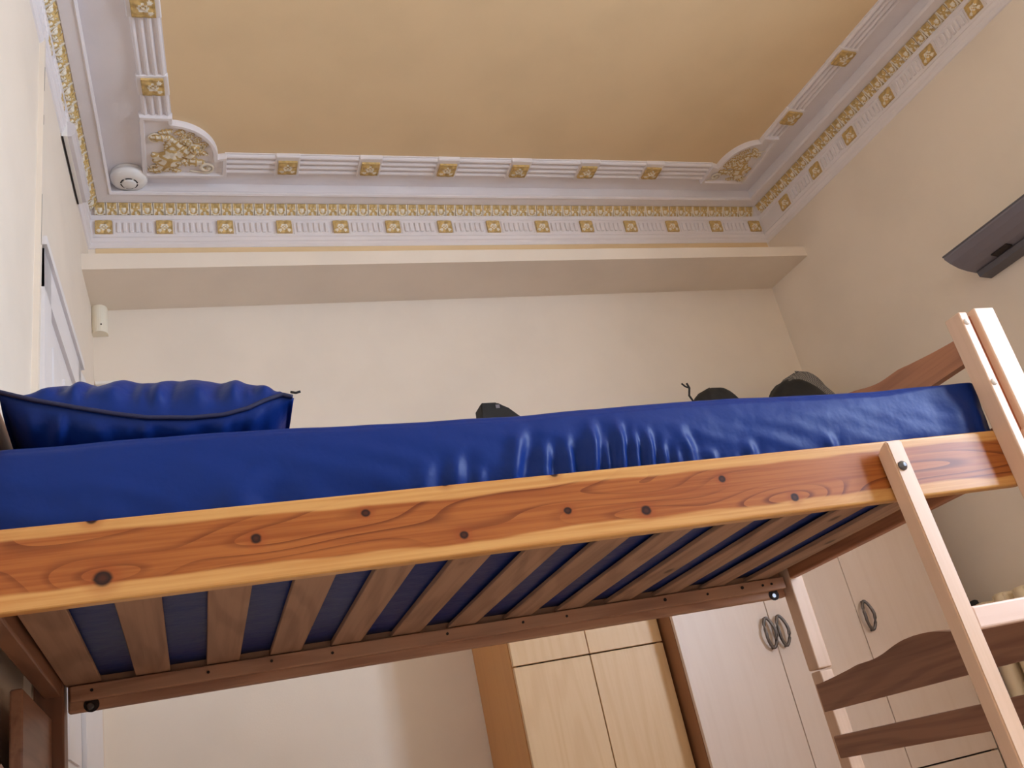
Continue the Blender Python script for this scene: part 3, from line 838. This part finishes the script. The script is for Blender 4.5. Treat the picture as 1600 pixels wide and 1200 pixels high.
# ------------------------------------------------------------------ bunk bed
bed = empty('bunk_bed', (.70, 1.93, ZF), 'varnished knotty pine bunk bed with slatted upper bunk and ladder', 'bed')
FY, FZ0, FZ1 = 1.46, .3825, .507
def rail_bm(x0, x1, y0, y1, z0, z1, bev):
    return box(x0, x1, y0, y1, z0, z1, bev=bev, seg=3)
o = obj('front_rail', rail_bm(-.262, 1.668, FY, FY + .025, FZ0, FZ1, .005), 'rail', bed, loc=(0, FY, FZ0), label='orange knotty pine rail with pale edges')
obj('rear_rail', rail_bm(-.252, 1.668, 2.395, 2.42, .3825, .507, .005), 'pine_dull', bed, label='dull pine rail with bolt holes')
rear = bpy.data.objects['rear_rail']
led = obj('ledger', rail_bm(-.245, 1.662, 2.372, 2.3945, .403, .437, .003), 'pine_dull', bed, label='batten under the slats at the back')
obj('ledger', rail_bm(-.245, 1.64, 1.4855, 1.507, .403, .437, .003), 'pine_dull', bed, label='batten under the slats at the front')
for x in (-.20, .05, .195, .34, .633, .84, .965, 1.264, 1.40, 1.516, 1.585, 1.615):
    r = .0036 if x not in (1.264, 1.516) else .0048
    bm = bmesh.new(); add_lathe(bm, [(r, -.001), (r, .002)], (x, 2.3715, .423 + random.uniform(-.003, .003)), (0, -1, 0), 8); obj('screw_hole', bm, 'dark', led)
for x, z in ((-.203, .405), (1.627, .403)):
    z = .3925 if x > 0 else .394
    bm = bmesh.new(); add_lathe(bm, [(.0165, -.001), (.0165, .0015)], (x, 2.3945, z), (0, -1, 0), 16); obj('bolt_recess', bm, 'dark', rear)
    bm = bmesh.new(); add_lathe(bm, [(.009, .001), (.009, .004), (.006, .006)], (x - .003, 2.3945, z - .003), (0, -1, 0), 10); obj('bolt', bm, 'steel', rear)
# slats
SX = [-.255 + .1497 * k for k in range(13)]
for k, x in enumerate(SX):
    x1 = min(x + .075, 1.655)
    dz = random.uniform(-.002, .002); sk = random.uniform(-.004, .004)
    bm = bmesh.new()
    add_prism(bm, [(x + max(0, .003 if k == 0 else 0), 1.488, .4385 + .001), (x1, 1.488, .4395), (x1 + sk * (k not in (0, 12)), 2.393, .4395), (x + sk * (k not in (0, 12)), 2.393, .4395)], (0, 0, .011 + dz))
    bmesh.ops.bevel(bm, geom=list(bm.edges), offset=.0015, segments=1, affect='EDGES')
    obj('slat', bm, 'pine_slat', bed)
# posts
def post(x0, x1, y0, y1, z0, z1, label=None, bev=.004, m='pine_z'):
    return obj('post', box(x0, x1, y0, y1, z0, z1, bev=bev, seg=2), m, bed, label=label)
post(1.670, 1.718, 2.358, 2.408, .166, .68, 'upper rear post at the foot end', m='pine_pale')
post(1.672, 1.716, 2.360, 2.406, ZF, .161, 'lower rear post at the foot end', m='pine_pale')
post(-.328, -.256, 2.362, 2.43, .166, .68, 'upper rear post at the pillow end', m='pine_dim')
post(-.328, -.256, 2.362, 2.43, ZF, .161, 'lower rear post at the pillow end', m='pine_dim')
post(-.345, -.264, 1.42, 1.46, ZF, .70, 'front post at the pillow end')
# front post at the foot end with a groove down its face
fp = obj('post', box(1.672, 1.752, 1.434, 1.462, ZF, .772, bev=.002), 'pine_groove_shade', bed, label='front post with a groove, shade in its reddish colour, between pale strips')
obj('edge_strip', box(1.648, 1.672, 1.416, 1.461, ZF, .773, bev=.003, seg=2), 'pine_pale', fp, label='pale narrow strip')
obj('edge_strip', box(1.697, 1.755, 1.416, 1.461, ZF, .782, bev=.003, seg=2), 'pine_pale', fp, label='pale wide strip')
for z in (.748, .600):
    bm = bmesh.new(); add_lathe(bm, [(.0075, -.001), (.0075, .002), (.005, .004), (0, .0045)], (1.660, 1.416, z), (0, -1, 0), 12); obj('cover_cap', bm, 'plastic', fp, label='white screw cap')
def lerp_tab(tab, x):
    if x <= tab[0][0]: return tab[0][1]
    for (a, va_), (b, vb_) in zip(tab, tab[1:]):
        if x <= b: return va_ + (vb_ - va_) * (x - a) / (b - a)
    return tab[-1][1]
# end boards: upper shaped headboards, end rails, lower shaped boards
def shaped(x0, x1, ya, yb, z0, zend, zpeak, name, mat, label):
    n = 48; top = []
    for q in range(n + 1):
        y = ya + (yb - ya) * q / n; u = abs(2 * q / n - 1)           # 0 centre .. 1 ends
        h = lerp_tab([(0, 1.0), (.10, .96), (.18, .82), (.28, .58), (.36, .45), (.42, .42), (.52, .42), (.56, .41), (.60, .33), (.80, .12), (.95, .0), (1, 0)], u)
        top.append((y, zend + (zpeak - zend) * h))
    bm = bmesh.new(); add_prism(bm, [(x0, y, z) for y, z in [(ya, z0)] + top + [(yb, z0)]], (x1 - x0, 0, 0))
    return obj(name, bm, mat, bed, label=label)
shaped(1.675, 1.699, 1.4635, 2.357, .676, .735, .790, 'headboard', 'pine_y', 'shaped board at the foot end')
obj('end_rail', box(1.672, 1.70, 1.4635, 2.357, .425, .520, bev=.004, seg=2), 'pine_y', bed)
obj('end_rail', box(-.296, -.260, 1.4635, 2.361, .416, .510, bev=.004, seg=2), 'pine_dark', bed)
obj('headboard', box(-.300, -.272, 1.4635, 2.361, .66, .784, bev=.004, seg=2), 'pine_y', bed, label='pale straight board at the pillow end')
shaped(1.640, 1.6685, 1.47, 2.352, .052, .126, .166, 'lower_headboard', 'pine_dark', 'shade-darkened shaped board of the lower bunk')
obj('lower_end_board', box(1.640, 1.6685, 1.47, 2.352, -.070, -.012, bev=.004, seg=2), 'pine_dark', bed)
obj('side_panel', box(-.302, -.280, 1.96, 2.358, ZF, .372, bev=.003), 'pine_dark', bed, label='upright boarding at the pillow end')
shaped(-.300, -.274, 1.47, 1.955, .052, .128, .215, 'lower_headboard', 'pine_dark', 'shade-darkened shaped board of the lower bunk')
obj('lower_end_board', box(-.300, -.274, 1.47, 2.355, -.095, -.012, bev=.004, seg=2), 'pine_dark', bed)
obj('lower_rail', box(-.262, 1.645, FY, FY + .025, -.60, -.48, bev=.004, seg=2), 'pine', bed)
obj('lower_rail', box(-.252, 1.668, 2.41, 2.435, -.60, -.48, bev=.004, seg=2), 'pine', bed)
# ladder bolted to the rail
la_ = empty('ladder', (1.52, 1.40, ZF)); la_.parent = bed
la_.location = Vector((1.52, 1.40, ZF)) - Vector(ORI['bunk_bed']); ORI['ladder'] = tuple(la_.location)
def stile(x0, x1):
    lean = -.022        # foot stands a little nearer the room
    za, zb = ZF, .494
    dz = za - .45
    yf = lambda z: 1.421 + .028 * (z - .45)
    pts = [(x0, yf(za), za), (x0, yf(za) + .036, za), (x0, yf(.485) + .037, .476), (x0, yf(.485) + .028, .485), (x0, yf(zb) + .006, zb), (x0, yf(zb), zb - .002)]
    bm = bmesh.new(); add_prism(bm, pts, (x1 - x0, 0, 0))
    bmesh.ops.bevel(bm, geom=list(bm.edges), offset=.003, segments=2, affect='EDGES')
    return obj('stile', bm, 'pine_pale', la_)
s1 = stile(1.327, 1.366); s2 = stile(1.690, 1.729)
bm = bmesh.new(); add_lathe(bm, [(.010, -.001), (.010, .002), (.007, .006), (.003, .0075)], (1.3415, 1.4205, .438), (0, -1, 0), 14)
b_ = obj('bolt', bm, 'steel', la_, label='dark bolt head')
for z in (.135, -.13, -.395, -.66):
    y = 1.421 + .028 * (z - .45)
    obj('rung', box(1.3665, 1.6895, y + .004, y + .030, z - .022, z + .020, bev=.004, seg=2), 'pine_pale_x', la_)

# ------------------------------------------------------------------ mattress
FOLDS = [  # x at the rail, x at the top, depth, width, how far up it reaches
    (.543, .595, .016, .013, 1.0), (.613, .640, .010, .010, .7), (.668, .676, .013, .010, .75), (.709, .734, .018, .010, 1.0),
    (.740, .752, .010, .008, .8), (.766, .788, .015, .009, .95), (.797, .812, .013, .009, .75), (.831, .838, .014, .009, .75), (.862, .862, .010, .008, .55),
    (.892, .885, .008, .009, .5), (.930, .900, .009, .012, .75), (.975, .960, .008, .008, .4), (1.02, 1.015, .006, .008, .35), (1.06, 1.04, .009, .012, .5),
    (.395, .41, .008, .016, .6), (.448, .47, .008, .013, .7), (.485, .52, .006, .010, .5), (1.25, 1.23, .007, .012, .5), (.07, .14, .010, .030, .6), (1.58, 1.60, .008, .03, 1.0), (1.64, 1.645, .006, .012, .9)]
mat_root = None
def mattress():
    bm = bmesh.new()
    xa, xb, ya, yb, z0 = -.252, 1.668, 1.490, 2.385, .4535
    NX = 420
    # cross-section loop: (y, z, front weight, height fraction)
    def section(x):
        s = (x - xa) / (xb - xa)
        en = min(1, max(0, (x - 1.40) / .22)); en = en * en * (3 - 2 * en); rr = .020 * (1 - en) + .006 * en; yo = .015 * en
        zt = .652 - .015 * s - .008 * en + .003 * math.sin(x * 7 + 1) + .002 * mnoise.noise((x * 9, 0, 5))
        pts = []
        for q in range(26):                       # front face from bottom to top
            f = q / 25; z = z0 + (zt - rr * .9 - z0) * f
            y = (ya - .017 * math.sin(math.pi * min(1, max(0, (f - .15) / .95)))) * (1 - en) + (ya - .015) * en
            w = math.sin(math.pi * min(1, max(0.0, (f - .12) / .86)) ** .8) if f > .12 else 0
            d = 0
            for xr, xt, dep, wd, reach in FOLDS:
                xc = xr + (xt - xr) * f
                g = (x - xc) / (wd * (1 + .5 * f))
                if abs(g) < 5:
                    fade = max(0.0, 1 - max(0.0, f - reach * .75) / (reach * .3 + .02)) if f > reach * .75 else 1
                    d += dep * (math.exp(-g * g) - .55 * math.exp(-((g - 1.5) / .9) ** 2)) * fade
            d += .010 * mnoise.noise((x * 4, f * 1.6, 1.0)) + .004 * mnoise.noise((x * 14 + f * 4, f * 4, 2.0))
            pts.append((y - d * max(w, .0) * .9, z))
        for q in range(1, 7):
            a = math.pi / 2 * q / 6
            pts.append((ya - yo + rr - rr * math.cos(a), zt - rr * .9 + rr * .9 * math.sin(a)))
        for q in range(1, 8): pts.append((ya + .020 + (yb - .04 - ya) * q / 7, zt + .004 * mnoise.noise((x * 6, q, 9)) * (q < 7)))
        for q in range(1, 5):
            a = math.pi / 2 * q / 4; pts.append((yb - .02 + .02 * math.sin(a), zt - .018 + .018 * math.cos(a)))
        for q in range(1, 4): pts.append((yb, zt - .018 + (z0 - zt + .018) * q / 3))
        for q in range(1, 12): pts.append((yb + (ya - yb) * q / 12, z0))
        return pts
    rows = []
    for i in range(NX + 1):
        x = xa + (xb - xa) * i / NX
        e = min(x - xa, xb - x)
        sq = 0 if e > .012 else 1 - math.sqrt(max(0, 1 - (1 - e / .012) ** 2))
        rows.append([bm.verts.new((x, y + (1.94 - y) * sq * .004, z + ((z0 + .09) - z) * sq * .01)) for y, z in section(x)])
    n = len(rows[0])
    for A_, B_ in zip(rows, rows[1:]):
        for k in range(n): bm.faces.new((A_[k], A_[(k + 1) % n], B_[(k + 1) % n], B_[k]))
    for row in (rows[0], list(reversed(rows[-1]))): bm.faces.new([bm.verts.new(v.co) for v in row])
    return obj('mattress', bm, 'vinyl', None, smooth=True, label='blue wipe-clean vinyl mattress with puckered side on the upper bunk', cat='mattress')
mattress()

# ------------------------------------------------------------------ pillow
SEAM = [(-.262, .776), (-.235, .764), (-.202, .751), (-.144, .733), (-.086, .717), (-.036, .706), (.036, .700), (.089, .702), (.130, .712), (.160, .726), (.191, .737), (.212, .732)]
TOPS = [(-.262, .779), (-.245, .785), (-.20, .815), (-.163, .828), (-.10, .834), (-.03, .836), (.03, .834), (.10, .824), (.15, .808), (.19, .780), (.212, .738)]
def pillow():
    root = empty('pillow', (-.03, 1.75, .655), 'plump blue vinyl pillow with a zip, lying on the mattress', 'pillow')
    xa, xb, ya, yb = -.262, .212, 1.545, 1.965
    NX, NY = 150, 34
    bm = bmesh.new(); top = []; bot = []
    def zs(x, v): 
        return lerp_tab(SEAM, x) * (1 - v) + .735 * v if v < 1 else .735
    PL = [(-.195, .008, .016), (-.150, .011, .010), (-.092, .012, .020), (-.048, .005, .010), (-.020, .012, .013), (.045, .012, .019), (.105, .010, .013), (.128, .005, .008), (.160, .009, .012)]
    def pleat(x, v, sh):
        d = 0
        for px_, am, wd in PL:
            g = (x - px_ - sh * v) / (wd * (1 + 1.5 * v))
            if abs(g) < 4: d += am * (math.exp(-g * g) - .6 * math.exp(-((g - 1.4) / .8) ** 2))
        return d
    for i in range(NX + 1):
        x = xa + (xb - xa) * i / NX; u = abs(2 * i / NX - 1)
        endf = (1 - u ** 5) ** .55
        rt, rb = [], []
        for j in range(NY + 1):
            v = (1 - math.cos(math.pi * j / NY)) / 2
            prof = (max(0, 1 - abs(2 * v - 1) ** 2.6)) ** .5
            y = ya + (yb - ya) * v + .012 * u ** 4 * (1 - 2 * v)
            seam = lerp_tab(SEAM, x) * (1 - v) + .72 * v
            mid = max(lerp_tab(TOPS, x) - .002, seam + .002)
            wr = .016 * (mnoise.noise((x * 19 + 4 * v, v * 1.5, 7.7)) + .3 * mnoise.noise((x * 41 - 6 * v, v * 2, 1.3))) * .7 * math.exp(-(v / .35) ** 2) + .005 * mnoise.noise((x * 16, v * 5, 4))
            zt_ = seam + (mid - seam) * prof + wr * prof * endf
            lowz = .6545
            zb_ = seam + (lowz - seam) * (prof ** .8) * max(.25, 1 - u ** 7) + (.7 * wr) * prof * (1 - prof) * 3
            if i in (0, NX): zt_ = zb_ = seam
            pf = min(1, v / .03) * math.exp(-(v / .30) ** 2) * (i not in (0, NX))
            rt.append((x, y - 1.1 * pleat(x, v, .10) * pf, zt_ + .08 * pleat(x, v, .10) * pf)); rb.append((x, y - .8 * pleat(x + .017, v, -.12) * pf, max(zb_, .6545)))
        top.append(rt); bot.append(rb)
    V = {}
    def vert(k, i, j):
        edge = j in (0, NY) or i in (0, NX)
        key = ('e' if edge else k, i, j)
        if key not in V: V[key] = bm.verts.new((top if k == 't' else bot)[i][j])
        return V[key]
    for k in ('t', 'b'):
        for i in range(NX):
            for j in range(NY):
                q = [vert(k, i, j), vert(k, i + 1, j), vert(k, i + 1, j + 1), vert(k, i, j + 1)]
                if k == 'b': q.reverse()
                try: bm.faces.new(q)
                except ValueError: pass
    obj('cover', bm, 'vinyl', root, smooth=True)
    bm = bmesh.new()
    pts = []
    for i in range(1, NX):
        x, y, z = top[i][0]; pts.append((x, y - .003, z))
    add_tube(bm, pts, .0042, 8)
    obj('zip', bm, 'zip', root, smooth=True, label='navy zip along the front seam')
    bm = bmesh.new(); add_tube(bm, [(.205, 1.542, .737), (.214, 1.540, .734), (.222, 1.538, .735)], .0022, 6)
    obj('zip_puller', bm, 'black', root, label='dark zip puller')
pillow()
